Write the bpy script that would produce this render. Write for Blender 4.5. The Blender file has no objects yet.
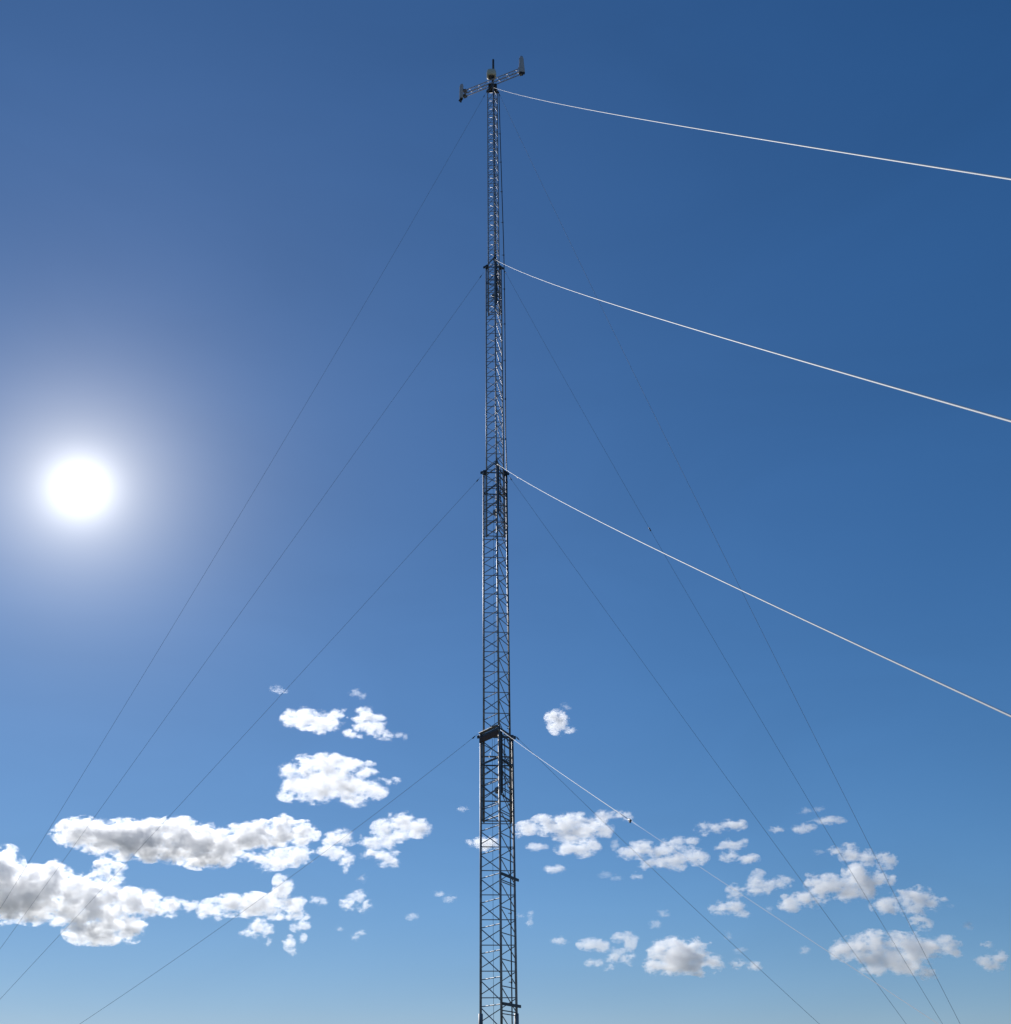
import bpy, bmesh, math, random
from mathutils import Vector, Matrix

random.seed(7)
scene = bpy.context.scene
COL = scene.collection

# ------------------------------------------------------------------ camera
PITCH, ROLL, F, CX, CY = 30.0, -0.74, 1027.0, 505.5, 512.0
EYE = Vector((0, 0, 1.6))
P, RR = math.radians(PITCH), math.radians(ROLL)
_R, _U = Vector((1, 0, 0)), Vector((0, -math.sin(P), math.cos(P)))
CF = Vector((0, math.cos(P), math.sin(P)))
CR = _R * math.cos(RR) + _U * math.sin(RR)
CU = _U * math.cos(RR) - _R * math.sin(RR)
cam_data = bpy.data.cameras.new('camera')
cam = bpy.data.objects.new('camera', cam_data)
COL.objects.link(cam)
m3 = Matrix((CR, CU, -CF)).transposed()
cam.matrix_world = Matrix.Translation(EYE) @ m3.to_4x4()
cam_data.sensor_fit = 'HORIZONTAL'
cam_data.sensor_width = 36.0
cam_data.lens = 36.0 * F / 1011.0
cam_data.clip_start = 0.05
cam_data.clip_end = 200000
scene.camera = cam


def view_dir(px, py):
    """direction (forward component 1) in which a point of the photograph lies"""
    return CR * ((px - CX) / F) + CU * ((CY - py) / F) + CF


# ------------------------------------------------------------------ helpers
def tag(o, label=None, cat=None, group=None, kind=None):
    if label: o['label'] = label
    if cat: o['category'] = cat
    if group: o['group'] = group
    if kind: o['kind'] = kind
    return o


def empty(name, loc, label, cat, group=None):
    o = bpy.data.objects.new(name, None)
    o.empty_display_size = 0.3
    COL.objects.link(o)
    o.location = loc
    return tag(o, label, cat, group)


class MB:
    def __init__(s):
        s.v, s.f, s.smooth = [], [], []

    def tube(s, pts, r, n=8, r_end=None, caps=True):
        pts = [Vector(p) for p in pts]
        base = len(s.v)
        up = Vector((0, 0, 1))
        for i, p in enumerate(pts):
            d = (pts[min(i + 1, len(pts) - 1)] - pts[max(i - 1, 0)]).normalized()
            a = up if abs(d.z) < 0.95 else Vector((1, 0, 0))
            x = d.cross(a).normalized()
            y = d.cross(x).normalized()
            rr = r if r_end is None else r + (r_end - r) * i / (len(pts) - 1)
            for k in range(n):
                t = 2 * math.pi * k / n
                s.v.append(p + x * (rr * math.cos(t)) + y * (rr * math.sin(t)))
        for i in range(len(pts) - 1):
            for k in range(n):
                a, b = base + i * n + k, base + i * n + (k + 1) % n
                s.f.append((a, b, b + n, a + n)); s.smooth.append(True)
        if caps:
            s.f.append(tuple(base + k for k in range(n))[::-1]); s.smooth.append(False)
            e = base + (len(pts) - 1) * n
            s.f.append(tuple(e + k for k in range(n))); s.smooth.append(False)
        return s

    def box(s, c, ax, ay, az):
        """box with centre c and half-extent vectors"""
        c, ax, ay, az = Vector(c), Vector(ax), Vector(ay), Vector(az)
        b = len(s.v)
        for i in (-1, 1):
            for j in (-1, 1):
                for k in (-1, 1):
                    s.v.append(c + ax * i + ay * j + az * k)
        for f in ((0, 1, 3, 2), (4, 6, 7, 5), (0, 4, 5, 1), (2, 3, 7, 6), (0, 2, 6, 4), (1, 5, 7, 3)):
            s.f.append(tuple(b + q for q in f)); s.smooth.append(False)
        return s

    def plate(s, a, b, up, w, t):
        """flat bar from a to b, half-width w along up, half-thickness t"""
        a, b, up = Vector(a), Vector(b), Vector(up)
        d = b - a
        side = d.cross(up).normalized()
        return s.box((a + b) / 2, d / 2, side * t, up.normalized() * w)

    def loft(s, rings, caps=True):
        b = len(s.v); n = len(rings[0])
        for r in rings:
            s.v.extend(Vector(p) for p in r)
        for i in range(len(rings) - 1):
            for k in range(n):
                a, c = b + i * n + k, b + i * n + (k + 1) % n
                s.f.append((a, c, c + n, a + n)); s.smooth.append(True)
        if caps:
            s.f.append(tuple(b + k for k in range(n))[::-1]); s.smooth.append(False)
            e = b + (len(rings) - 1) * n
            s.f.append(tuple(e + k for k in range(n))); s.smooth.append(False)
        return s

    def build(s, name, material, parent=None, bevel=0):
        me = bpy.data.meshes.new(name)
        me.from_pydata([tuple(v) for v in s.v], [], s.f)
        bm = bmesh.new(); bm.from_mesh(me)
        bmesh.ops.recalc_face_normals(bm, faces=bm.faces)
        bm.to_mesh(me); bm.free()
        for p, sm in zip(me.polygons, s.smooth):
            p.use_smooth = sm
        if material: me.materials.append(material)
        o = bpy.data.objects.new(name, me)
        COL.objects.link(o)
        if parent is not None:
            o.parent = parent
            # meshes are written in world space: undo the (unrotated) roots' offset
            off = Vector((0, 0, 0)); q = parent
            while q is not None:
                off += q.location; q = q.parent
            me.transform(Matrix.Translation(-off))
        if bevel:
            b = o.modifiers.new('bevel', 'BEVEL'); b.width = bevel; b.segments = 2; b.limit_method = 'ANGLE'
        return o


# ------------------------------------------------------------------ materials
def mat(name, col, rough=0.5, metal=0.0, var=0.12, scale=20, col2=None, bump=0.0, spec=0.5):
    m = bpy.data.materials.new(name); m.use_nodes = True
    nt = m.node_tree; b = nt.nodes['Principled BSDF']
    tc = nt.nodes.new('ShaderNodeTexCoord')
    nz = nt.nodes.new('ShaderNodeTexNoise'); nz.inputs['Scale'].default_value = scale
    nz.inputs['Detail'].default_value = 5
    nt.links.new(tc.outputs['Object'], nz.inputs['Vector'])
    cr = nt.nodes.new('ShaderNodeValToRGB')
    c2 = col2 or tuple(c * (1 - var * 2) for c in col)
    cr.color_ramp.elements[0].position = 0.38; cr.color_ramp.elements[1].position = 0.62
    cr.color_ramp.elements[0].color = (*c2, 1); cr.color_ramp.elements[1].color = (*col, 1)
    nt.links.new(nz.outputs['Fac'], cr.inputs['Fac'])
    nt.links.new(cr.outputs['Color'], b.inputs['Base Color'])
    mr = nt.nodes.new('ShaderNodeMapRange')
    mr.inputs['To Min'].default_value = max(0.05, rough - 0.12); mr.inputs['To Max'].default_value = min(1, rough + 0.12)
    nt.links.new(nz.outputs['Fac'], mr.inputs['Value'])
    nt.links.new(mr.outputs['Result'], b.inputs['Roughness'])
    b.inputs['Metallic'].default_value = metal
    b.inputs['Specular IOR Level'].default_value = spec
    if bump:
        bp = nt.nodes.new('ShaderNodeBump'); bp.inputs['Strength'].default_value = bump; bp.inputs['Distance'].default_value = 0.01
        nt.links.new(nz.outputs['Fac'], bp.inputs['Height']); nt.links.new(bp.outputs['Normal'], b.inputs['Normal'])
    return m


M_STEEL = mat('galvanised_steel', (0.36, 0.345, 0.34), 0.5, 0.4, 0.2, 14)
M_BRACE = mat('galvanised_brace', (0.36, 0.34, 0.335), 0.48, 0.4, 0.25, 9)
M_ARM = mat('fresh_galvanised', (0.55, 0.52, 0.53), 0.6, 0.3, 0.1, 12)
M_DARK = mat('dark_painted_steel', (0.085, 0.085, 0.095), 0.5, 0.2, 0.2, 12)
M_RUST = mat('rust_brown_steel', (0.16, 0.075, 0.045), 0.7, 0.1, 0.25, 25, bump=0.2)
M_WIRE_SUNLIT = mat('guy_wire_sunlit', (0.84, 0.84, 0.84), 0.6, 0.0, 0.04, 60, spec=0.45)  # guys towards the camera: sunlit brightness put into the base colour
M_WIRE_BACKLIT = mat('guy_wire_backlit', (0.24, 0.26, 0.30), 0.8, 0.2, 0.1, 60, spec=0.2)  # same kind of wire at left and right, backlit darkness put into its colour
M_CABLE = mat('black_cable_sheath', (0.02, 0.022, 0.026), 0.45, 0.0, 0.1, 10)
M_RADOME = mat('grey_white_plastic', (0.56, 0.50, 0.47), 0.45, 0.0, 0.06, 8)
M_BEIGE = mat('beige_plastic', (0.74, 0.66, 0.50), 0.5, 0.0, 0.06, 8)
M_CONC = mat('concrete', (0.36, 0.35, 0.33), 0.9, 0.0, 0.1, 6, bump=0.4)
M_GROUND = mat('dry_prairie', (0.13, 0.115, 0.075), 0.95, 0.0, 0.2, 0.6, col2=(0.07, 0.085, 0.045), bump=0.6)

# ------------------------------------------------------------------ ground
g = MB()
RG = 60000
rings = [0, 30, 200, 2000, RG]
n = 64
g.v.append(Vector((0, 0, 0)))
for r in rings[1:]:
    for k in range(n):
        t = 2 * math.pi * k / n
        g.v.append(Vector((r * math.cos(t), r * math.sin(t), 0)))
for k in range(n):
    g.f.append((0, 1 + k, 1 + (k + 1) % n)); g.smooth.append(False)
for i in range(len(rings) - 2):
    for k in range(n):
        a, b = 1 + i * n + k, 1 + i * n + (k + 1) % n
        g.f.append((a, a + n, b + n, b)); g.smooth.append(False)
ground = g.build('ground', M_GROUND)
tag(ground, kind='structure')

# ------------------------------------------------------------------ mast
MC = Vector((-0.205, 18.83, 0))
PHI = math.radians(5.7)


def corners(side):
    cx_, cy_ = MC.x, MC.y
    e = Vector((math.cos(PHI), math.sin(PHI), 0)); nrm = Vector((math.sin(PHI), -math.cos(PHI), 0))
    c = Vector((cx_, cy_, 0)); h = side * 0.8660254
    m = c - nrm * (h / 3)
    return [m - e * side / 2, m + nrm * h * 1.0, m + e * side / 2]  # left, front, right


def up(v, z):
    return Vector((v.x, v.y, z))


mast = empty('lattice_mast', (MC.x, MC.y, 0),
             'tall triangular telescoping lattice mast of grey steel, narrowing in four steps', 'mast')

SECT = [  # side, z bottom, z top, pitch, leg radius, brace radius
    (0.600, 0.55, 7.68, 0.410, 0.021, 0.0085),
    (0.495, 6.04, 13.58, 0.420, 0.0195, 0.0085),
    (0.372, 11.92, 19.55, 0.425, 0.0155, 0.0080),
    (0.268, 17.94, 26.10, 0.335, 0.0130, 0.0070),
]
LEGS = [corners(s[0]) for s in SECT]
for si, (side, z0, z1, p, rl, rb) in enumerate(SECT):
    L = LEGS[si]
    ring = MB()
    faces = [MB(), MB(), MB()]
    for fi in range(3):
        A, Bc = L[fi], L[(fi + 1) % 3]
        out = ((A + Bc) / 2 - MC).normalized() * 0.0
        zz = z1 - (0.147, 0.157, 0.15, 0.12)[si] - fi * p / 3
        while zz - 0.02 > z0:
            ring.tube([up(A, zz), up(Bc, zz)], rb, 6, caps=False)
            za, zb = zz - 0.03 * p, zz - 0.88 * p
            if zb > z0 + 0.02:
                # bent-rod lacing: short flats at each leg, straight between
                faces[fi].tube([up(A, za), up(A.lerp(Bc, 0.06), za - 0.02), up(A.lerp(Bc, 0.94), zb + 0.02), up(Bc, zb)], rb, 6, caps=False)
            zz -= p
    # foot ring
    for fi in range(3):
        ring.tube([up(L[fi], z0 + 0.03), up(L[(fi + 1) % 3], z0 + 0.03)], rb * 1.3, 6, caps=False)
    sec = ring.build('mast_section', M_BRACE, mast)
    for fi in range(3):
        faces[fi].build('diagonal_bracing', M_BRACE, sec)
        lg = MB().tube([up(L[fi], z0), up(L[fi], z1)], rl, 12)
        lg.tube([up(L[fi], z1 - 0.10), up(L[fi], z1 + 0.004)], rl * 1.25, 12)
        if si == 0 and fi != 1:
            lg.tube([up(L[fi], 2.1), up(L[fi], 2.92)], rl * 1.75, 12)
        lg.build('leg', M_STEEL, sec)

# guide collars where one section slides out of the next
for si in range(3):
    side, z0, z1, p, rl, rb = SECT[si]
    L = LEGS[si]; I = LEGS[si + 1]
    zc = z1 - 0.03
    c = MB(); lowb = MB()
    for fi in range(3):
        A, Bc = L[fi], L[(fi + 1) % 3]
        n_ = (((A + Bc) / 2) - MC); n_.z = 0; n_.normalize()
        c.plate(up(A, zc) + n_ * 0.006, up(Bc, zc) + n_ * 0.006, (0, 0, 1), (0.022, 0.014, 0.011)[si], 0.004)
        lowb.plate(up(A, zc - 0.55) + n_ * 0.006, up(Bc, zc - 0.55) + n_ * 0.006, (0, 0, 1), 0.013, 0.004)
        # slide block between outer and inner leg
        c.box(up((L[fi] * 0.55 + I[fi] * 0.45), zc - 0.02), (0.028, 0, 0), (0, 0.028, 0), (0, 0, 0.05))
    col = c.build('guide_collar', M_DARK, mast)
    lowb.build('guide_band', M_DARK, mast)
    if si == 0:
        A, Bc = L[0], L[1]
        n_ = (((A + Bc) / 2) - MC); n_.z = 0; n_.normalize()
        gp = MB().plate(up(A, zc - 0.085) + n_ * 0.03, up(Bc, zc - 0.085) + n_ * 0.03, (0, 0, 1), 0.045, 0.008)
        gp.build('guide_plate', M_RUST, col)
        MB().plate(up(A, zc + 0.045) + n_ * 0.03, up(Bc, zc + 0.045) + n_ * 0.03, n_ + Vector((0, 0, 0.5)), 0.03, 0.004).build('guide_lip', M_STEEL, col)
    # brackets that take the guy wires, one per leg
    for fi in range(3):
        d = (L[fi] - MC); d.z = 0; d.normalize()
        b = MB()
        t = Vector((-d.y, d.x, 0))
        b.plate(up(L[fi], zc) - d * 0.02 + t * 0.02, up(L[fi], zc) + d * 0.075 + t * 0.006, (0, 0, 1), 0.026, 0.004)
        b.plate(up(L[fi], zc) - d * 0.02 - t * 0.02, up(L[fi], zc) + d * 0.075 - t * 0.006, (0, 0, 1), 0.026, 0.004)
        b.tube([up(L[fi], zc - 0.03) + d * 0.06, up(L[fi], zc + 0.03) + d * 0.06], 0.012, 8)
        b.build('guy_bracket', M_DARK, col)

# flat guide rails and stiffeners where the sections overlap
for si in range(3):
    z1 = SECT[si][2]
    I = LEGS[si + 1]
    zb = SECT[si + 1][1]
    for fi in (0, 1, 2):
        O = LEGS[si][fi]
        d = (O - MC); d.z = 0; d.normalize(); t = Vector((-d.y, d.x, 0))
        w = (0.006, 0.036, 0.008)[fi] * (1, 0.7, 0.6)[si]
        top = z1 - 0.08
        bot = (zb + (0.42 if fi == 1 else 0.02)) if si < 2 else zb + 0.1
        q = O * 0.45 + I[fi] * 0.55
        side_dir = Vector((1, 0, 0)) if fi == 1 else Vector((0.5, 0.86, 0))
        q = q + Vector(((0.03, 0, 0) if fi == 1 else (0, 0, 0)))
        MB().plate(up(q, bot), up(q, top), side_dir, w, 0.004).build('guide_rail', M_DARK, mast)
    # stiffener frame on the face seen at the right
    A, Bc = I[1].lerp(LEGS[si][1], 0.5), I[2].lerp(LEGS[si][2], 0.5)
    fr = MB()
    zt, zl = z1 - 0.12, zb + 0.40
    zs = [zt, zt - (zt - zl) * 0.42, zt - (zt - zl) * 0.62, zl] if si == 0 else [zt, zt - (zt - zl) * 0.5, zl]
    for z in zs:
        fr.plate(up(A, z + 0.02), up(Bc, z - 0.02), (0, 0, 1), 0.014, 0.004)
    m_ = A.lerp(Bc, 0.45)
    fr.plate(up(m_, zl), up(m_, zt), Vector((0.5, 0.86, 0)), 0.009, 0.004)
    fr.build('stiffener_frame', M_DARK, mast)
    # the pulley hung under each inner section
    pc = up(MC, zb + 0.55)
    pl = MB()
    ring_n = 20
    ax = (LEGS[si][1] - LEGS[si][0]).normalized()
    for s_ in (-1, 1):
        off = Vector((-ax.y, ax.x, 0)) * 0.016 * s_
        prof = [pc + off + ax * (0.065 * math.cos(2 * math.pi * k / ring_n)) + Vector((0, 0, 0.065 * math.sin(2 * math.pi * k / ring_n))) for k in range(ring_n)]
        prof2 = [q + Vector((-ax.y, ax.x, 0)) * 0.006 * s_ for q in prof]
        pl.loft([prof, prof2])
    pl.tube([pc - Vector((-ax.y, ax.x, 0)) * 0.05, pc + Vector((-ax.y, ax.x, 0)) * 0.05], 0.045, 16)
    pl.build('pulley', M_STEEL, mast)

# bright bare-metal plate low in the overlap of the first two sections (catches the sun)
A, Bc = LEGS[1][0], LEGS[1][1]
q0, q1 = up(A.lerp(Bc, 0.08), 7.02), up(A.lerp(Bc, 0.50), 7.30)
M_BARE = mat('bare_aluminium', (0.86, 0.86, 0.85), 0.28, 0.9, 0.03, 5)
MB().box((q0 + q1) / 2, (q1 - q0) / 2, Vector((0.35, -0.6, 0.72)).normalized() * 0.03, Vector((0.3, 0.6, 0.4)).normalized() * 0.004).build('winch_guard', M_BARE, mast)

# hoist cables running up inside the lowest section
for fx, fy in ((0.36, 0.02), (0.56, 0.05)):
    b0 = LEGS[0][0].lerp(LEGS[0][2], fx) + Vector((0, -fy, 0))
    MB().tube([up(b0, 0.6), up(b0, 7.6)], 0.0035, 6).build('hoist_cable', M_DARK, mast)
for fx in (0.42, 0.6):
    b0 = LEGS[1][0].lerp(LEGS[1][2], fx) + Vector((0, -0.04, 0))
    MB().tube([up(b0, 6.3), up(b0, 13.4)], 0.003, 6).build('hoist_cable', M_DARK, mast)

# thick standoff bars on the right-hand face of the lowest section
for z in (5.06, 3.03):
    A, Bc = LEGS[0][1], LEGS[0][2]
    d = (Bc - A).normalized()
    nn = Vector((d.y, -d.x, 0))
    bar = MB().plate(up(A, z) + nn * 0.03 - d * 0.01, up(Bc, z) + nn * 0.03 + d * 0.10, (0, 0, 1), 0.022, 0.012)
    bar.plate(up(A, z - 0.10) + nn * 0.02, up(Bc, z - 0.10) + nn * 0.02, (0, 0, 1), 0.008, 0.004)
    bar.build('standoff_bar', M_DARK, mast)

# base: pivot frame on a concrete pad (below the picture)
b = MB()
for v in corners(0.66):
    b.tube([up(v, 0.14), up(v, 0.62)], 0.035, 12)
    b.box(up(v, 0.165), (0.08, 0, 0), (0, 0.08, 0), (0, 0, 0.012))
cs = corners(0.66)
for i in range(3):
    b.plate(up(cs[i], 0.5), up(cs[(i + 1) % 3], 0.5), (0, 0, 1), 0.05, 0.006)
b.build('base_frame', M_STEEL, mast)
MB().box((MC.x, MC.y, 0.06), (0.8, 0, 0), (0, 0.8, 0), (0, 0, 0.092)).build('base_pad', M_CONC, mast, bevel=0.02)

# top plate, collar and the antenna crossarm
ZT = SECT[3][2]
T = LEGS[3]
tp = MB()
tri0 = [up(MC + (v - MC) * 1.25, ZT - 0.06) - Vector((0, 0, 0)) for v in T]
for i in range(3):
    tp.plate(tri0[i], tri0[(i + 1) % 3], (0, 0, 1), 0.035, 0.006)
tp.box(up(MC, ZT + 0.01), (0.12, 0, 0), (0, 0.12, 0), (0, 0, 0.008))
tp.tube([up(MC, ZT + 0.018), up(MC, ZT + 0.43)], 0.03, 12)
tp.build('top_plate', M_DARK, mast)

ARM = Vector((math.cos(math.radians(-24)), math.sin(math.radians(-24)), 0))
AZ = ZT + 0.22
arm_c = up(MC, AZ)
arm = MB()
perp = Vector((-ARM.y, ARM.x, 0))
HL = 0.86
for s_ in (-1, 1):
    for zz in (-0.07, 0.07):
        arm.tube([arm_c - ARM * HL + perp * 0.045 * s_ + Vector((0, 0, zz)), arm_c + ARM * HL + perp * 0.045 * s_ + Vector((0, 0, zz))], 0.012, 8)
NB = 12
for i in range(NB + 1):
    q = arm_c + ARM * (-HL + 2 * HL * i / NB)
    for s_ in (-1, 1):
        if i < NB:
            q2 = arm_c + ARM * (-HL + 2 * HL * (i + 1) / NB)
            z_a = 0.07 if i % 2 else -0.07
            arm.tube([q + perp * 0.045 * s_ + Vector((0, 0, z_a)), q2 + perp * 0.045 * s_ + Vector((0, 0, -z_a))], 0.006, 6)
    if i % 3 == 0:
        arm.tube([q - perp * 0.045 + Vector((0, 0, 0.07)), q + perp * 0.045 + Vector((0, 0, 0.07))], 0.006, 6)
        arm.tube([q - perp * 0.045 - Vector((0, 0, 0.07)), q + perp * 0.045 - Vector((0, 0, 0.07))], 0.006, 6)
arm_o = arm.build('crossarm', M_ARM, mast)
# vertical end pipes carry the antennas
for s_ in (-1, 1):
    e = arm_c + ARM * HL * s_
    cl = MB().tube([e + Vector((0, 0, -0.16)), e + Vector((0, 0, 0.16))], 0.024, 10)
    for zz in (-0.1, 0.1):
        cl.box(e + Vector((0, 0, zz)), ARM * 0.05, perp * 0.06, (0, 0, 0.018))
    cl.build('end_pipe', M_STEEL, arm_o)


# ------------------------------------------------------------------ antennas
def panel_antenna(at, facing, label, w_b, w_t, h, d, lift=0.0, name='panel_antenna'):
    root = empty(name, at, label, 'antenna', 'sector antennas on the crossarm ends')
    f = Vector(facing).normalized(); s = Vector((-f.y, f.x, 0))
    ring = []
    NZ = 8
    for i in range(NZ + 1):
        t = i / NZ
        k = 1 if 0 < i < NZ else 0.82
        w = (w_b + (w_t - w_b) * t) * k
        dd = d * k
        prof = []
        for q in range(16):
            a = math.pi * q / 15
            prof.append(Vector(at) + s * (w * math.cos(a)) + f * (0.09 + dd * math.sin(a)) + Vector((0, 0, lift - h / 2 + h * t)))
        ring.append(prof)
    body = MB().loft(ring).build('radome', M_RADOME, root)
    back = MB()
    back.box(Vector(at) + f * 0.082 + Vector((0, 0, lift)), s * (w_b * 0.7), f * 0.006, (0, 0, h * 0.44))
    back.build('back_plate', M_STEEL, root)
    for zz in (-0.11, 0.11):
        br = MB().box(Vector(at) + f * 0.045 + Vector((0, 0, zz)), s * 0.035, f * 0.045, (0, 0, 0.02))
        br.tube([Vector(at) - f * 0.045 - s * 0.05 + Vector((0, 0, zz)), Vector(at) - f * 0.045 + s * 0.05 + Vector((0, 0, zz))], 0.01, 8)
        br.build('mounting_bracket', M_DARK, root)
    cap = MB().box(Vector(at) + f * 0.12 + Vector((0, 0, lift - h / 2 - 0.008)), s * (w_b * 0.85), f * (d * 0.55), (0, 0, 0.012))
    cap.tube([Vector(at) + f * 0.12 + Vector((0, 0, lift - h / 2 - 0.02)), Vector(at) + f * 0.12 + Vector((0, 0, lift - h / 2 - 0.10))], 0.025, 10)
    cap.build('end_cap', M_DARK, root)
    return root


panel_antenna(arm_c - ARM * (HL + 0.01), (-0.85, -0.55, 0), 'narrow grey panel antenna on the left end of the crossarm', 0.075, 0.07, 0.62, 0.07, -0.02)
panel_antenna(arm_c + ARM * (HL + 0.01), (0.15, -1, 0), 'taller tapered brown-grey panel antenna on the right, higher-looking end of the crossarm', 0.092, 0.055, 0.70, 0.06, 0.12)

# beige radio housing on a short stub above the mast top
bx_at = up(MC, ZT + 0.42) + Vector((-0.03, 0, 0))
rad = empty('radio_housing', bx_at, 'beige rounded radio housing on a short stub above the mast top', 'radio unit')
rings_ = []
for t, k in ((0, 0.80), (0.06, 0.97), (0.5, 1.0), (0.85, 0.9), (0.97, 0.7), (1.0, 0.4)):
    rings_.append([bx_at + Vector((0.135 * k * math.copysign(abs(math.cos(2 * math.pi * q / 24)) ** 0.6, math.cos(2 * math.pi * q / 24)),
                                   0.11 * k * math.copysign(abs(math.sin(2 * math.pi * q / 24)) ** 0.6, math.sin(2 * math.pi * q / 24)), 0.03 + 0.27 * t)) for q in range(24)])
MB().loft(rings_).build('housing', M_BEIGE, rad)
MB().box(bx_at + Vector((0, 0, 0.014)), (0.075, 0, 0), (0, 0.06, 0), (0, 0, 0.016)).build('mounting_plate', M_DARK, rad)

wp = up(MC, ZT + 0.19) + Vector((0.02, 0.17, 0))
whip = empty('whip_antenna', wp, 'short dark upright rod antenna sticking up behind the beige radio housing', 'antenna')
MB().tube([wp + Vector((0, 0, -0.15)), wp + Vector((0, 0, 0.90))], 0.014, 10).build('support_rod', M_STEEL, whip)
MB().tube([wp + Vector((0, 0, 0.80)), wp + Vector((0, 0, 1.24))], 0.030, 12).tube([wp + Vector((0, 0, 1.24)), wp + Vector((0, 0, 1.27))], 0.030, 12, r_end=0.008).build('rod_cover', M_DARK, whip)
MB().box(wp + Vector((0, -0.06, -0.02)), (0.02, 0, 0), (0, 0.07, 0), (0, 0, 0.02)).build('clamp', M_STEEL, whip)

# black feeder cable from the crossarm down the right-hand side
t3, t2, t1 = LEGS[3][2], LEGS[2][2], LEGS[1][2]
pts = [up(t3, ZT + 0.05) + Vector((-0.05, 0, 0)), up(t3, ZT - 0.1) + Vector((0.045, -0.02, 0)), up(t3, ZT - 0.5) + Vector((0.05, -0.02, 0)),
       up(t3, 24) + Vector((0.07, -0.02, 0)), up(t3, 22) + Vector((0.095, -0.02, 0)), up(t3, 20.5) + Vector((0.115, -0.02, 0)),
       up(t2, 19.4) + Vector((0.075, -0.02, 0)), up(t2, 18) + Vector((0.075, -0.02, 0)), up(t2, 16) + Vector((0.065, -0.02, 0)),
       up(t2, 14.5) + Vector((0.055, -0.02, 0)), up(t1, 13.5) + Vector((0.015, -0.035, 0)), up(t1, 11) + Vector((0.01, -0.035, 0)),
       up(t1, 8) + Vector((0.0, -0.035, 0)), up(LEGS[0][2], 7) + Vector((-0.06, -0.02, 0)), up(LEGS[0][2], 4) + Vector((-0.075, 0.01, 0)), up(LEGS[0][2], 0.7) + Vector((-0.075, 0.01, 0))]
fc = MB().tube(pts, 0.011, 8).build('feeder_cable', M_CABLE)
ties = MB()
for z in [1.2 + 1.1 * i for i in range(22)]:
    for j in range(len(pts) - 1):
        if pts[j + 1].z <= z <= pts[j].z:
            q = pts[j].lerp(pts[j + 1], (pts[j].z - z) / (pts[j].z - pts[j + 1].z))
            ties = MB().tube([q - Vector((0.05, 0, 0)), q + Vector((0.014, 0, 0))], 0.006, 6).tube([q - Vector((0, 0, 0.02)), q + Vector((0, 0, 0.02))], 0.016, 8)
            ties.build('cable_clip', M_DARK, fc)
            break
tag(fc, 'black feeder cable running down the right-hand side of the mast', 'cable')
fc2 = MB().tube([up(T[1], ZT) + Vector((0.02, 0.06, 0)), up(T[1], 22) + Vector((0.03, 0.07, 0)), up(T[1], 18.2) + Vector((0.03, 0.06, 0))], 0.011, 8).build('feeder_cable', M_CABLE)
tag(fc2, 'second thin black cable strapped behind the near leg of the slim top section', 'cable')

# ------------------------------------------------------------------ guy wires
LEVEL = {4: 'topmost', 3: 'second-highest', 2: 'second-lowest', 1: 'lowest'}
K11, K12, K23 = 0.5208, 0.173, 0.397
GUYS = [  # leg, level, anchor x, anchor y, sag, height on the mast
    (1, 4, 2.12, -0.84, 0.15, 25.87), (1, 3, 1.77, -0.98, 0.165, 19.40), (1, 2, 2.08, -0.74, 0.145, 13.46), (1, 1, 2.02, -0.71, 0.06, 7.61),
    (0, 4, -12.26, 21.41, 0.49, 26.02), (0, 3, -12.31, 21.51, 0.02, 19.34), (0, 2, -12.44, 21.38, 0.05, 13.44), (0, 1, -12.94, 21.14, 0.38, 7.70),
    (2, 4, 7.09, 16.02, 0.32, 26.02), (2, 3, 7.13, 16.00, 0.32, 19.45), (2, 2, 7.02, 16.01, 0.05, 13.45), (2, 1, 6.99, 16.03, 0.12, 7.66)]
SIDE = {1: 'bright white guy wire, %s of those coming forward to the right',
        0: 'thin dark guy wire slanting down to the left, attached %s on the mast',
        2: 'thin dark guy wire falling steeply to the right, attached %s on the mast'}
GRP = {1: 'guy wires coming towards the camera', 0: 'guy wires on the left', 2: 'guy wires on the far right side'}
LVL2 = {4: 'topmost', 3: 'second from top', 2: 'third from top', 1: 'lowest'}
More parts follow.
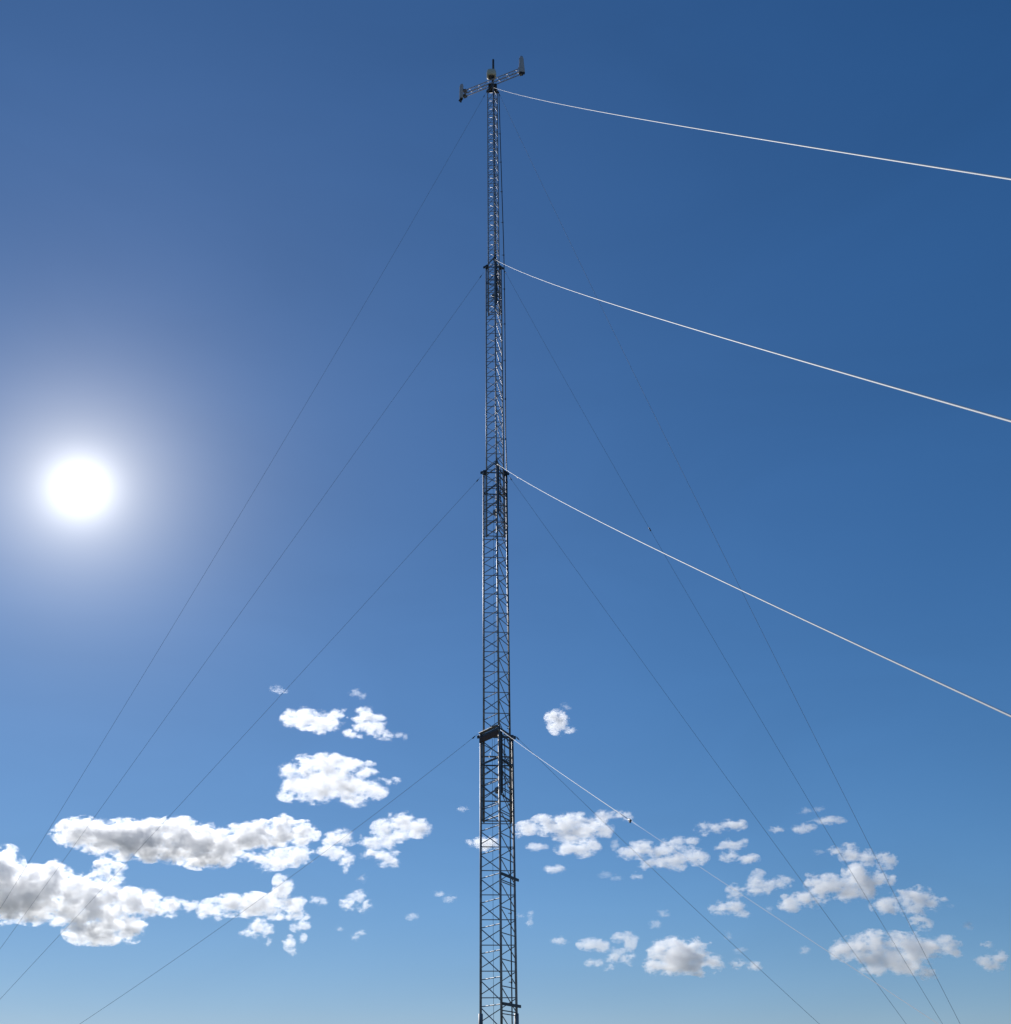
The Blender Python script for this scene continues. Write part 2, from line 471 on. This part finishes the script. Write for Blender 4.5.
for leg, lev, ax_, ay_, sag, z in GUYS:
    si = 3 if lev == 4 else lev - 1
    base = LEGS[si][leg]
    d = Vector((ax_, ay_, 0)) - Vector((base.x, base.y, 0)); d.normalize()
    a = up(base, z) + d * (0.065 if lev < 4 else 0.03)
    b_ = Vector((ax_, ay_, 0.0))
    # lands on an anchor eye a little above the ground
    N = 48
    pts = []
    for i in range(N + 1):
        t = i / N
        q = a.lerp(b_, t) - Vector((0, 0, 4 * sag * t * (1 - t)))
        pts.append(q)
    cut = N
    if (leg, lev) == (1, 1): cut = int(K11 * N + 0.5)
    o = MB().tube(pts[:cut + 1], (0.0041 if lev > 1 else 0.0028) if leg == 1 else 0.0027, 6).build('guy_wire', M_WIRE_SUNLIT if leg == 1 else M_WIRE_BACKLIT)
    if cut < N:
        MB().tube(pts[cut:], 0.0009, 6).build('lower_strand', M_ARM, o)
    tag(o, SIDE[leg] % (LVL2[lev] if leg != 1 else LEVEL[lev]), 'guy wire', GRP[leg])
    # shackle at the mast end, clamps where the photo shows them
    ks = [0.006]
    if (leg, lev) == (1, 2): ks.append(K12)
    if (leg, lev) == (1, 1): ks.append(K11)
    if (leg, lev) == (2, 3): ks.append(K23)
    for k in ks:
        i = min(int(k * N), N - 1); fr = k * N - i
        q = pts[i].lerp(pts[i + 1], fr); dd = (pts[i + 1] - pts[i]).normalized()
        big = (0.42 if leg == 1 else 0.5) if k > 0.01 else 0.4
        s_ = MB().tube([q - dd * 0.09 * big, q - dd * 0.05 * big, q + dd * 0.05 * big, q + dd * 0.09 * big], 0.022 * big, 8)
        s_.box(q + Vector((0, 0, -0.02 * big)), dd * 0.03 * big, dd.cross(Vector((0, 0, 1))).normalized() * 0.014 * big, (0, 0, 0.03 * big))
        s_.build('wire_clamp', M_DARK, o)

for (x, y), lab in (((2.15, -0.62), 'steel anchor post nearest the camera, taking the white guy wires'),
                    ((-12.44, 21.37), 'steel anchor post far to the left, taking the left guy wires'),
                    ((7.03, 16.0), 'steel anchor post to the right of the mast')):
    r = empty('ground_anchor', (x, y, 0), lab, 'anchor', 'anchors of the guy wires')
    MB().box((x, y, 0.03), (0.35, 0, 0), (0, 0.35, 0), (0, 0, 0.06)).build('anchor_block', M_CONC, r)
    MB().tube([(x, y, 0.08), (x, y, 0.16)], 0.03, 10).box((x, y, 0.12), (0.25, 0, 0), (0, 0.012, 0), (0, 0, 0.02)).build('anchor_post', M_STEEL, r)

# ------------------------------------------------------------------ sun and sky
SUN_EL, SUN_AZ = math.radians(29.0), math.radians(-25.92)   # azimuth measured from +Y towards +X
SUN_DIR = Vector((math.sin(SUN_AZ) * math.cos(SUN_EL), math.cos(SUN_AZ) * math.cos(SUN_EL), math.sin(SUN_EL)))
sd = bpy.data.lights.new('sun', 'SUN'); sd.energy = 3.8; sd.angle = math.radians(0.5); sd.color = (1.0, 0.97, 0.93)
so = bpy.data.objects.new('sun', sd); COL.objects.link(so)
so.rotation_euler = (-SUN_DIR).to_track_quat('-Z', 'Y').to_euler()
so.location = (0, 0, 50)

w = bpy.data.worlds.new('World'); scene.world = w; w.use_nodes = True
nt = w.node_tree; N = nt.nodes; LK = nt.links
for q in list(N): N.remove(q)
outw = N.new('ShaderNodeOutputWorld'); bg = N.new('ShaderNodeBackground'); bg.inputs['Strength'].default_value = 0.1
sky = N.new('ShaderNodeTexSky'); sky.sky_type = 'NISHITA'; sky.sun_disc = False
sky.sun_elevation = SUN_EL; sky.sun_rotation = SUN_AZ
sky.altitude = 300; sky.air_density = 1.0; sky.dust_density = 0.0; sky.ozone_density = 3.0


def nm(op, a=None, b=None, c=None, tree=nt):
    m = tree.nodes.new('ShaderNodeMath'); m.operation = op
    for i, v in enumerate((a, b, c)):
        if v is None: continue
        if isinstance(v, (int, float)): m.inputs[i].default_value = v
        else: tree.links.new(v, m.inputs[i])
    return m.outputs[0]


# the deep, clear colour of the air: each band of the sky light goes through its own response
sp = N.new('ShaderNodeSeparateXYZ'); LK.new(sky.outputs[0], sp.inputs[0])
cb = N.new('ShaderNodeCombineXYZ')
for i_, (gm, co) in enumerate(((1.28, 0.49), (0.93, 0.51), (0.80, 0.66))):
    LK.new(nm('MULTIPLY', nm('POWER', nm('MULTIPLY', sp.outputs[i_], 0.1), gm), co * 10), cb.inputs[i_])
# bright dusty aureole of the air around the sun, with the sun itself in it
tcw = N.new('ShaderNodeTexCoord')
dot = N.new('ShaderNodeVectorMath'); dot.operation = 'DOT_PRODUCT'; dot.inputs[1].default_value = SUN_DIR
LK.new(tcw.outputs['Generated'], dot.inputs[0])
ang = nm('MULTIPLY', nm('ARCCOSINE', nm('MINIMUM', dot.outputs['Value'], 0.9999999)), 180 / math.pi)
core = nm('ADD', nm('MULTIPLY', nm('EXPONENT', nm('MULTIPLY', nm('MULTIPLY', ang, ang), -1 / 1.5 ** 2)), 6.0),
          nm('MULTIPLY', nm('LESS_THAN', ang, 0.27), 200.0))
cg = N.new('ShaderNodeCombineXYZ')
for i_, (k1, c1, c2) in enumerate(((16, 0.110, 1.08), (18, 0.088, 1.02), (22, 0.075, 0.88))):
    v1 = nm('MULTIPLY', nm('EXPONENT', nm('MULTIPLY', ang, -1 / k1)), c1 * 10)
    v2 = nm('MULTIPLY', nm('EXPONENT', nm('MULTIPLY', ang, -1 / 2.75)), c2 * 10)
    LK.new(nm('ADD', nm('ADD', v1, v2), core), cg.inputs[i_])
add = N.new('ShaderNodeVectorMath'); add.operation = 'ADD'
LK.new(cb.outputs[0], add.inputs[0]); LK.new(cg.outputs[0], add.inputs[1])
# very faint uneven veil of thin high haze
hz = N.new('ShaderNodeTexNoise'); hz.inputs['Scale'].default_value = 3.2; hz.inputs['Detail'].default_value = 5; hz.inputs['Distortion'].default_value = 0.8
hm = N.new('ShaderNodeMapping'); hm.inputs['Scale'].default_value = (1.0, 1.0, 3.0)
LK.new(tcw.outputs['Generated'], hm.inputs['Vector']); LK.new(hm.outputs[0], hz.inputs['Vector'])
veil = N.new('ShaderNodeVectorMath'); veil.operation = 'SCALE'
LK.new(add.outputs[0], veil.inputs[0])
LK.new(nm('ADD', 0.91, nm('MULTIPLY', hz.outputs['Fac'], 0.16)), veil.inputs['Scale'])
LK.new(veil.outputs[0], bg.inputs['Color']); LK.new(bg.outputs[0], outw.inputs['Surface'])

# ------------------------------------------------------------------ clouds
ALT = 1000.0
ANISO, DENS = 0.58, 0.43
CLOUDS = []   # (label, density, [(px, py, rx, ry), ...])
CLOUDS = [
    ('long grey-bellied cloud bar with bright rims, above the big cloud mass at the left edge', 0.4, [(60, 834, 10, 5), (76, 832, 20, 15), (100, 836, 24, 17), (125, 838, 26, 20), (150, 838, 26, 21), (175, 842, 26, 23), (200, 845, 26, 23), (222, 846, 20, 21), (242, 838, 20, 16), (260, 834, 20, 15), (282, 833, 18, 15), (303, 834, 17, 13), (316, 836, 9, 8)]),
    ('flat white cloudlet tucked right under the right end of the long grey-bellied bar', 0.3, [(248, 857, 10, 5.5), (262, 860, 13, 7.5), (278, 860, 16, 9.5), (297, 857, 17, 9.5), (264, 868, 8, 4)]),
    ('largest cloud mass, billowing grey and white, cut off by the left edge of the photo', 0.38, [(-30, 885, 34, 38), (0, 882, 22, 36), (12, 892, 22, 28), (30, 894, 20, 28), (52, 890, 20, 28), (70, 898, 20, 25), (90, 900, 20, 26), (110, 902, 20, 22), (130, 904, 20, 18), (150, 904, 17, 14), (5, 908, 28, 15), (35, 910, 26, 14), (60, 910, 20, 14), (105, 869, 13, 13), (116, 873, 12, 15), (110, 886, 14, 12), (84, 931, 20, 14), (105, 929, 23, 15), (130, 929, 19, 14), (100, 915, 24, 10)]),
    ('white cloud strip with an upright spike at its right end', 0.3, [(172, 908, 12, 10), (190, 904, 11, 7), (212, 909, 15, 9), (232, 906, 17, 11), (254, 906, 19, 12), (276, 907, 17, 13), (292, 908, 15, 12), (284, 893, 11, 15), (279, 882, 6, 8), (306, 916, 7, 4)]),
    ('ragged white scrap hanging under the left half of the spiked cloud strip', 0.28, [(248, 933, 8, 5), (258, 929, 10, 10), (267, 931, 7, 8), (269, 942, 4, 5)]),
    ('torn wisp in two bits just below the foot of the cloud spike', 0.24, [(300, 926, 10, 6), (290, 943, 7, 7), (294, 951, 5, 5), (304, 938, 4, 6)]),
    ('small white dash right beside the upright cloud spike', 0.24, [(316, 900, 6, 3.5), (323, 902, 6, 4.5)]),
    ('small elongated cloud above the left half of the big round cloud', 0.28, [(293, 718, 12, 7), (305, 719, 15, 10), (320, 723, 15, 10.5), (333, 722, 10, 9), (339, 714, 9, 5), (290, 722, 8, 4)]),
    ('curled ragged cloud above the right shoulder of the big round cloud', 0.26, [(366, 714, 12, 6), (378, 717, 9, 4.5), (366, 726, 13, 10), (377, 729, 11, 10), (352, 733, 10, 4.5), (388, 735, 8, 4.5)]),
    ('tiny curved wisp just right of the curled ragged cloud', 0.2, [(399, 735, 6, 2.6), (405, 737, 4, 3)]),
    ('big bright white rounded cloud, largest between the sun and the mast', 0.24, [(290, 771, 13, 8), (308, 765, 18, 10), (328, 762, 20, 8), (350, 767, 17, 8), (366, 773, 13, 7), (302, 786, 20, 11), (322, 788, 26, 13), (348, 788, 27, 12), (370, 789, 19, 10), (310, 799, 15, 6), (355, 800, 17, 6), (386, 783, 9, 4), (397, 780, 7, 3.5), (288, 795, 11, 5), (328, 777, 24, 10), (372, 764, 7, 3), (284, 790, 6, 3)]),
    ('small oval cloud between the long grey-bellied bar and the stepped cloud', 0.28, [(332, 839, 10, 7), (342, 836, 11, 9), (348, 839, 9, 7)]),
    ('stepped white cloud slanting up to the right, nearest large one left of the mast', 0.28, [(384, 829, 13, 10), (402, 823, 15, 10.5), (419, 827, 13, 9.5), (396, 836, 12, 6), (372, 841, 11, 7), (388, 843, 12, 6), (370, 853, 12, 6.5), (385, 857, 13, 9), (392, 861, 9, 5)]),
    ('white cloud with a little downward tail, under the small oval cloud', 0.26, [(326, 852, 9, 6), (338, 855, 10, 7), (347, 860, 8, 8.5), (346, 869, 4, 5)]),
    ('small domed cloud alone below the stepped cloud', 0.28, [(350, 903, 10, 7), (359, 899, 9, 10), (365, 905, 8, 7)]),
    ('tiny puff between the stepped cloud and the small domed cloud', 0.2, [(362, 878, 6, 5)]),
    ('tiny puff just below and right of the small domed cloud', 0.24, [(356, 937, 5, 4), (362, 933, 5, 4)]),
    ('faintest speck of cloud left below the small domed cloud', 0.16, [(341, 929, 5, 3.5)]),
    ('tiny slanting dash of cloud in the open blue left of the mast', 0.22, [(440, 894, 6, 3.5), (450, 899, 7, 3.5)]),
    ('faint speck of cloud left of and below the tiny slanting dash', 0.16, [(412, 917, 6, 3.5)]),
    ('tiny dash of cloud just left of the mast, above the puff behind it', 0.2, [(463, 809, 7, 2.6)]),
    ('thin white puff partly hidden behind the mast', 0.25, [(476, 842, 10, 4), (486, 844, 13, 6.5)]),
    ('small faint puff highest on the left, beside a dark guy wire', 0.2, [(277, 689, 7, 4), (283, 691, 6, 3)]),
    ('faint wisp above the curled ragged cloud', 0.13, [(356, 693, 7, 3), (363, 696, 5, 3)]),
    ('small bright flame-shaped cloud alone right of the mast', 0.3, [(553, 719, 8, 9), (558, 723, 11, 12), (568, 729, 9, 4.5)]),
    ('tiny wisp touching the top of the small flame-shaped cloud', 0.16, [(566, 707, 6, 4)]),
    ('largest white cloud bar right beside the mast', 0.26, [(528, 829, 14, 8), (545, 824, 16, 10), (565, 825, 21, 12), (585, 827, 21, 12), (603, 829, 11, 9), (575, 834, 22, 8)]),
    ('narrow white cloud directly under the largest bar beside the mast', 0.26, [(566, 849, 12, 6), (583, 850, 14, 7.5), (594, 845, 8, 7)]),
    ('tiny flat puff under the left end of the bar beside the mast', 0.18, [(537, 847, 12, 3.6)]),
    ('small puff behind the lowest white guy wire clamp', 0.22, [(603, 817, 9, 6), (622, 815, 12, 4), (630, 818, 7, 3)]),
    ('faint vertical scrap right of the narrow white cloud', 0.15, [(616, 845, 5, 6)]),
    ('ragged grey-white cloud bank right of the mast, crossed by a dark wire', 0.25, [(628, 854, 12, 6), (645, 849, 14, 9), (662, 850, 13, 8), (676, 842, 13, 6), (690, 841, 11, 4.5), (660, 862, 13, 6), (676, 861, 14, 8), (695, 856, 14, 8), (650, 864, 9, 5)]),
    ('small cloud at the upper right of the ragged cloud bank', 0.24, [(704, 829, 11, 7), (718, 828, 10, 5), (732, 825, 15, 5.5)]),
    ('small streaked cloud right of the ragged cloud bank', 0.22, [(724, 847, 12, 4), (735, 844, 14, 5), (744, 841, 7, 4)]),
    ('small flat-bottomed cloud just below the small streaked cloud', 0.24, [(732, 857, 13, 6), (746, 859, 14, 4.5)]),
    ('tiny flat oval puff below the bar beside the mast', 0.22, [(555, 869, 11, 3.8)]),
    ('tiny puff under the ragged cloud bank', 0.24, [(638, 877, 7, 4)]),
    ('faint streak left of the tiny puff under the ragged cloud bank', 0.13, [(606, 875, 8, 3), (618, 878, 7, 3)]),
    ('wispy cloud with a pointed top, left of the large twisted cloud', 0.22, [(734, 892, 8, 8), (757, 885, 11, 10), (768, 886, 10, 7), (783, 882, 11, 6), (757, 876, 5, 6)]),
    ('small fluffy cloud under the pointed wispy cloud', 0.24, [(720, 908, 11, 7), (734, 908, 12, 7), (742, 914, 8, 5)]),
    ('tiny puff between the small fluffy cloud and the twisted cloud', 0.2, [(768, 908, 8, 4.5)]),
    ('tiny puff above and right of the pale grey flat-based cloud, upper of two', 0.18, [(663, 914, 7, 3.5)]),
    ('tiny puff above the pale grey flat-based cloud, lower of two', 0.18, [(656, 924, 7, 4.5)]),
    ('tiny oval puff lower right of the mast, at the left of the forked cloud', 0.17, [(561, 941, 11, 3.8)]),
    ('small cloud left of the forked wispy cloud, low right of the mast', 0.22, [(590, 944, 13, 6), (602, 946, 9, 6)]),
    ('forked wispy cloud low between the mast and the pale grey flat-based cloud', 0.21, [(622, 938, 11, 5), (630, 944, 6, 7), (615, 957, 8, 9), (625, 960, 9, 5), (612, 966, 6, 5)]),
    ('tiny puff under the forked wispy cloud', 0.18, [(595, 963, 11, 4)]),
    ('pale grey flat-based cloud with white rims, low between the mast and the right edge', 0.3, [(660, 955, 14, 15), (675, 953, 18, 17), (692, 958, 20, 15), (655, 966, 12, 9), (712, 964, 13, 9), (695, 966, 24, 8), (698, 945, 13, 6), (719, 967, 8, 6), (674, 967, 20, 8)]),
    ('small ragged strip just right of the pale grey flat-based cloud', 0.2, [(738, 964, 9, 5), (753, 966, 11, 5)]),
    ('tiny scrap above the small ragged strip beside the flat-based cloud', 0.17, [(741, 951, 8, 3.5)]),
    ('tiny upright wisp on a dark wire above the small ragged strip', 0.15, [(729, 935, 4.5, 6)]),
    ('tiny curled wisp against the right side of the mast', 0.2, [(521, 916, 6, 3.5), (530, 914, 5, 5), (530, 922, 4, 5)]),
    ('thin streak of cloud high at right, lower right of three', 0.17, [(826, 821, 18, 2.8), (837, 822, 10, 2)]),
    ('small streak of cloud high at right, left of the thin long one', 0.2, [(780, 829, 12, 3.6), (803, 828, 13, 4.5)]),
    ('tiny faint streak above the two other streaks at right', 0.15, [(805, 811, 8, 3.2), (820, 809, 6, 3)]),
    ('faint flat streak at the upper left of the twisted cloud', 0.12, [(820, 852, 9, 2.2)]),
    ('large twisted white cloud leaning up to the right', 0.28, [(838, 851, 11, 4.5), (852, 854, 14, 11), (866, 859, 12, 10), (885, 859, 12, 9), (858, 874, 15, 15), (866, 885, 13, 15), (848, 890, 15, 12), (880, 880, 12, 9), (890, 881, 7, 6), (818, 888, 14, 13), (830, 886, 14, 13), (805, 899, 14, 9), (790, 904, 12, 7.5), (815, 901, 13, 7)]),
    ('white cloud with a small hanging lobe, right of the twisted cloud', 0.27, [(885, 906, 14, 9), (902, 901, 16, 11), (920, 898, 16, 11), (932, 900, 11, 10), (912, 908, 17, 7), (918, 919, 9, 7), (926, 925, 8, 6)]),
    ('large cauliflower-textured cloud low at right, crossed by dark wires', 0.27, [(843, 950, 13, 11), (858, 945, 16, 12), (875, 942, 17, 12), (893, 944, 19, 13), (912, 947, 19, 14), (930, 948, 15, 13), (948, 945, 11, 10), (955, 950, 7, 8), (875, 958, 17, 15), (895, 960, 19, 14), (915, 960, 19, 14), (927, 970, 11, 10), (880, 968, 13, 8), (862, 971, 7, 4)]),
    ('small dense cloud with a knob on top, at the lower right edge', 0.27, [(989, 945, 7, 5), (985, 962, 10, 8), (997, 958, 11, 9), (992, 966, 13, 5)]),
    ('tiny puff left of the cauliflower-textured cloud', 0.2, [(805, 950, 6, 4.5)]),
    ('tiniest speck of cloud right of the cloud with the hanging lobe, upper of two', 0.2, [(952, 906, 4, 3.2)]),
    ('tiny puff between the hanging-lobe cloud and the knobbed cloud at the right edge', 0.2, [(968, 925, 4.5, 4.5)]),
]


def cloud(label, dens, puffs, idx):
    # centre of the cloud; its level is that of the cloud base
    puffs = [(p[0], p[1], p[2] * 0.93, p[3] * 0.93) for p in puffs]
    wsum = sum(p[2] * p[3] for p in puffs)
    fr = random.Random(idx * 31 + 2)
    torn = []
    if len(puffs) > 4:      # small torn scraps round the outline
        for (px, py, rx, ry) in puffs:
            if ry < 4.5: continue
            for _ in range(1 if len(puffs) > 12 else 2):
                th = fr.uniform(0, 2 * math.pi)
                k_ = fr.uniform(0.95, 1.2)
                torn.append((px + rx * k_ * math.cos(th), py + ry * k_ * math.sin(th), fr.uniform(2.5, 6.0), fr.uniform(1.4, 3.0)))
    torn = [t_ for t_ in torn if all(((t_[0] - p[0]) / p[2]) ** 2 + ((t_[1] - p[1]) / p[3]) ** 2 > 0.8 for p in puffs)][:12]
    puffs = puffs + torn
    wsum = sum(p[2] * p[3] for p in puffs)
    cx = sum(p[0] * p[2] * p[3] for p in puffs) / wsum
    cy = sum(p[1] * p[2] * p[3] for p in puffs) / wsum
    yb = max(p[1] + p[3] for p in puffs)
    d = view_dir(cx, yb)
    el = d.z / math.hypot(d.x, d.y)
    rng = random.Random(idx * 13 + 5)
    hd = ALT * rng.uniform(0.95, 1.05) * (1.25 if 'cloudlet' in label else 0.85 if 'knob on top' in label else 1.0) / el               # horizontal distance
    c = view_dir(cx, cy)
    h = math.hypot(c.x, c.y)
    O = EYE + c * (hd / h)
    depth = (O - EYE).dot(CF)
    mx = depth / F                                      # metres per picture unit
    look = Vector((c.x, c.y, 0)).normalized()
    side = Vector((look.y, -look.x, 0))
    t = c.z / h
    mz = mx * (math.cos(P) + t * math.sin(P)) ** 1 * 1.0
    W = []
    for (px, py, rx, ry) in puffs:
        cxs = rng.uniform(-0.5, 0.5) * min(rx, ry) * mx
        v = view_dir(px, py)
        # point on the vertical plane through the cloud centre, pushed a little in depth
        k = (O - EYE).dot(look) / v.dot(look)
        q = EYE + v * k + look * cxs
        W.append((q - O, rx * mx, (0.55 * rx + 0.45 * ry) * mx, ry * mz))
    # --- domain: fused puffs, with a lumpy outline
    bm = bmesh.new()
    M = Matrix(((side.x, look.x, 0), (side.y, look.y, 0), (0, 0, 1))).to_4x4()
    for (q, a, b2, c2) in W:
        bmesh.ops.create_icosphere(bm, subdivisions=3, radius=1.0,
                                   matrix=Matrix.Translation(q) @ M @ Matrix.Diagonal((a * 1.12 + 1.5 * mx, b2 * 1.12 + 1.5 * mx, c2 * 1.12 + 1.5 * mx, 1)))
    me = bpy.data.meshes.new('cloud'); bm.to_mesh(me); bm.free()
    ob = bpy.data.objects.new('cloud', me); COL.objects.link(ob)
    ob.location = O
    rm = ob.modifiers.new('fuse', 'REMESH'); rm.mode = 'VOXEL'; rm.voxel_size = max(1.0 * mx, max(p[2] for p in puffs) * mx / 26)
    tag(ob, label, 'cloud')
    # --- volume
    m = bpy.data.materials.new('cloud_vapour'); m.use_nodes = True
    T = m.node_tree; T.nodes.clear()
    om = T.nodes.new('ShaderNodeOutputMaterial'); pv = T.nodes.new('ShaderNodeVolumePrincipled')
    T.links.new(pv.outputs[0], om.inputs['Volume'])
    tc = T.nodes.new('ShaderNodeTexCoord')

    def vec(op, a, b=None, sc=None):
        n_ = T.nodes.new('ShaderNodeVectorMath'); n_.operation = op
        for i, v in enumerate((a, b)):
            if v is None: continue
            if hasattr(v, 'is_output'): T.links.new(v, n_.inputs[i])
            else: n_.inputs[i].default_value = v
        if sc is not None: n_.inputs['Scale'].default_value = sc
        return n_
    # into the cloud's own axes, measured in picture units
    mp = T.nodes.new('ShaderNodeMapping'); mp.vector_type = 'POINT'
    rz = math.atan2(side.y, side.x)
    mp.inputs['Rotation'].default_value = (0, 0, -rz)
    T.links.new(tc.outputs['Object'], mp.inputs['Vector'])
    S = vec('SCALE', mp.outputs[0], sc=1 / mx).outputs[0]
    Sf = vec('MULTIPLY', S, (0.72, 0.85, 1.25)).outputs[0]      # cloud texture is drawn out by the wind
    nz = T.nodes.new('ShaderNodeTexNoise'); nz.noise_dimensions = '3D'
    off = (rng.uniform(0, 900), rng.uniform(0, 900), rng.uniform(0, 900))
    So = vec('ADD', Sf, off).outputs[0]
    T.links.new(So, nz.inputs['Vector'])
    big = max(max(p[2], p[3]) for p in puffs)
    nz.inputs['Scale'].default_value = 1 / min(11.0, max(4.5, big * 0.7)); nz.inputs['Detail'].default_value = 5.0
    nz.inputs['Roughness'].default_value = 0.78
    # billow the coordinates before measuring the distance to the puffs
    wv = vec('SUBTRACT', nz.outputs['Color'], (0.5, 0.5, 0.5)).outputs[0]
    Sw = vec('ADD', S, vec('SCALE', wv, sc=min(20.0, big * 1.3)).outputs[0]).outputs[0]
    run = None
    for (q, a, b2, c2) in W:
        l = Vector((q.dot(side), q.dot(look), q.z)) / mx
        d_ = vec('SUBTRACT', Sw, tuple(l)).outputs[0]
        e_ = vec('MULTIPLY', d_, (mx / a, mx / b2, mx / c2)).outputs[0]
        ln = vec('LENGTH', e_).outputs['Value']
        run = ln if run is None else nm('SMOOTH_MIN', run, ln, 0.15, tree=T)
    shape = nm('SUBTRACT', 0.91, run, tree=T)
    nn = nm('MULTIPLY', nm('SUBTRACT', nz.outputs['Fac'], 0.5, tree=T), 5.0, tree=T)
    nb = T.nodes.new('ShaderNodeTexNoise'); nb.inputs['Scale'].default_value = 1 / 26; nb.inputs['Detail'].default_value = 1.0
    T.links.new(So, nb.inputs['Vector'])
    nbig = nm('MULTIPLY', nm('SUBTRACT', nb.outputs['Fac'], 0.5, tree=T), 1.5, tree=T)
    dd = nm('MULTIPLY', nm('ADD', nm('ADD', shape, nn, tree=T), nbig, tree=T), 2.7 if big > 9 else 1.8, tree=T)
    cl = T.nodes.new('ShaderNodeClamp'); T.links.new(dd, cl.inputs['Value'])
    T.links.new(nm('MULTIPLY', cl.outputs[0], dens * DENS * (1.0 if big > 9 else 0.7) * 1.0 / mx, tree=T), pv.inputs['Density'])
    pv.inputs['Color'].default_value = (1, 1, 1, 1)
    pv.inputs['Anisotropy'].default_value = ANISO
    ext = max(max(q[0].length + q[1] for q in W) / mx, 3)
    m.cycles.volume_step_rate = max(0.12, min(1.0, 2.2 / (2 * ext / 10)))
    me.materials.append(m)
    return ob


for i, (lab, den, pf) in enumerate(CLOUDS):
    cloud(lab, den, pf, i)

# ------------------------------------------------------------------ render
scene.view_settings.view_transform = 'Standard'
scene.view_settings.look = 'None'
scene.view_settings.exposure = 0
scene.view_settings.gamma = 1
scene.cycles.volume_bounces = 10
scene.cycles.max_bounces = 12
scene.cycles.volume_max_steps = 256
scene.cycles.use_denoising = True
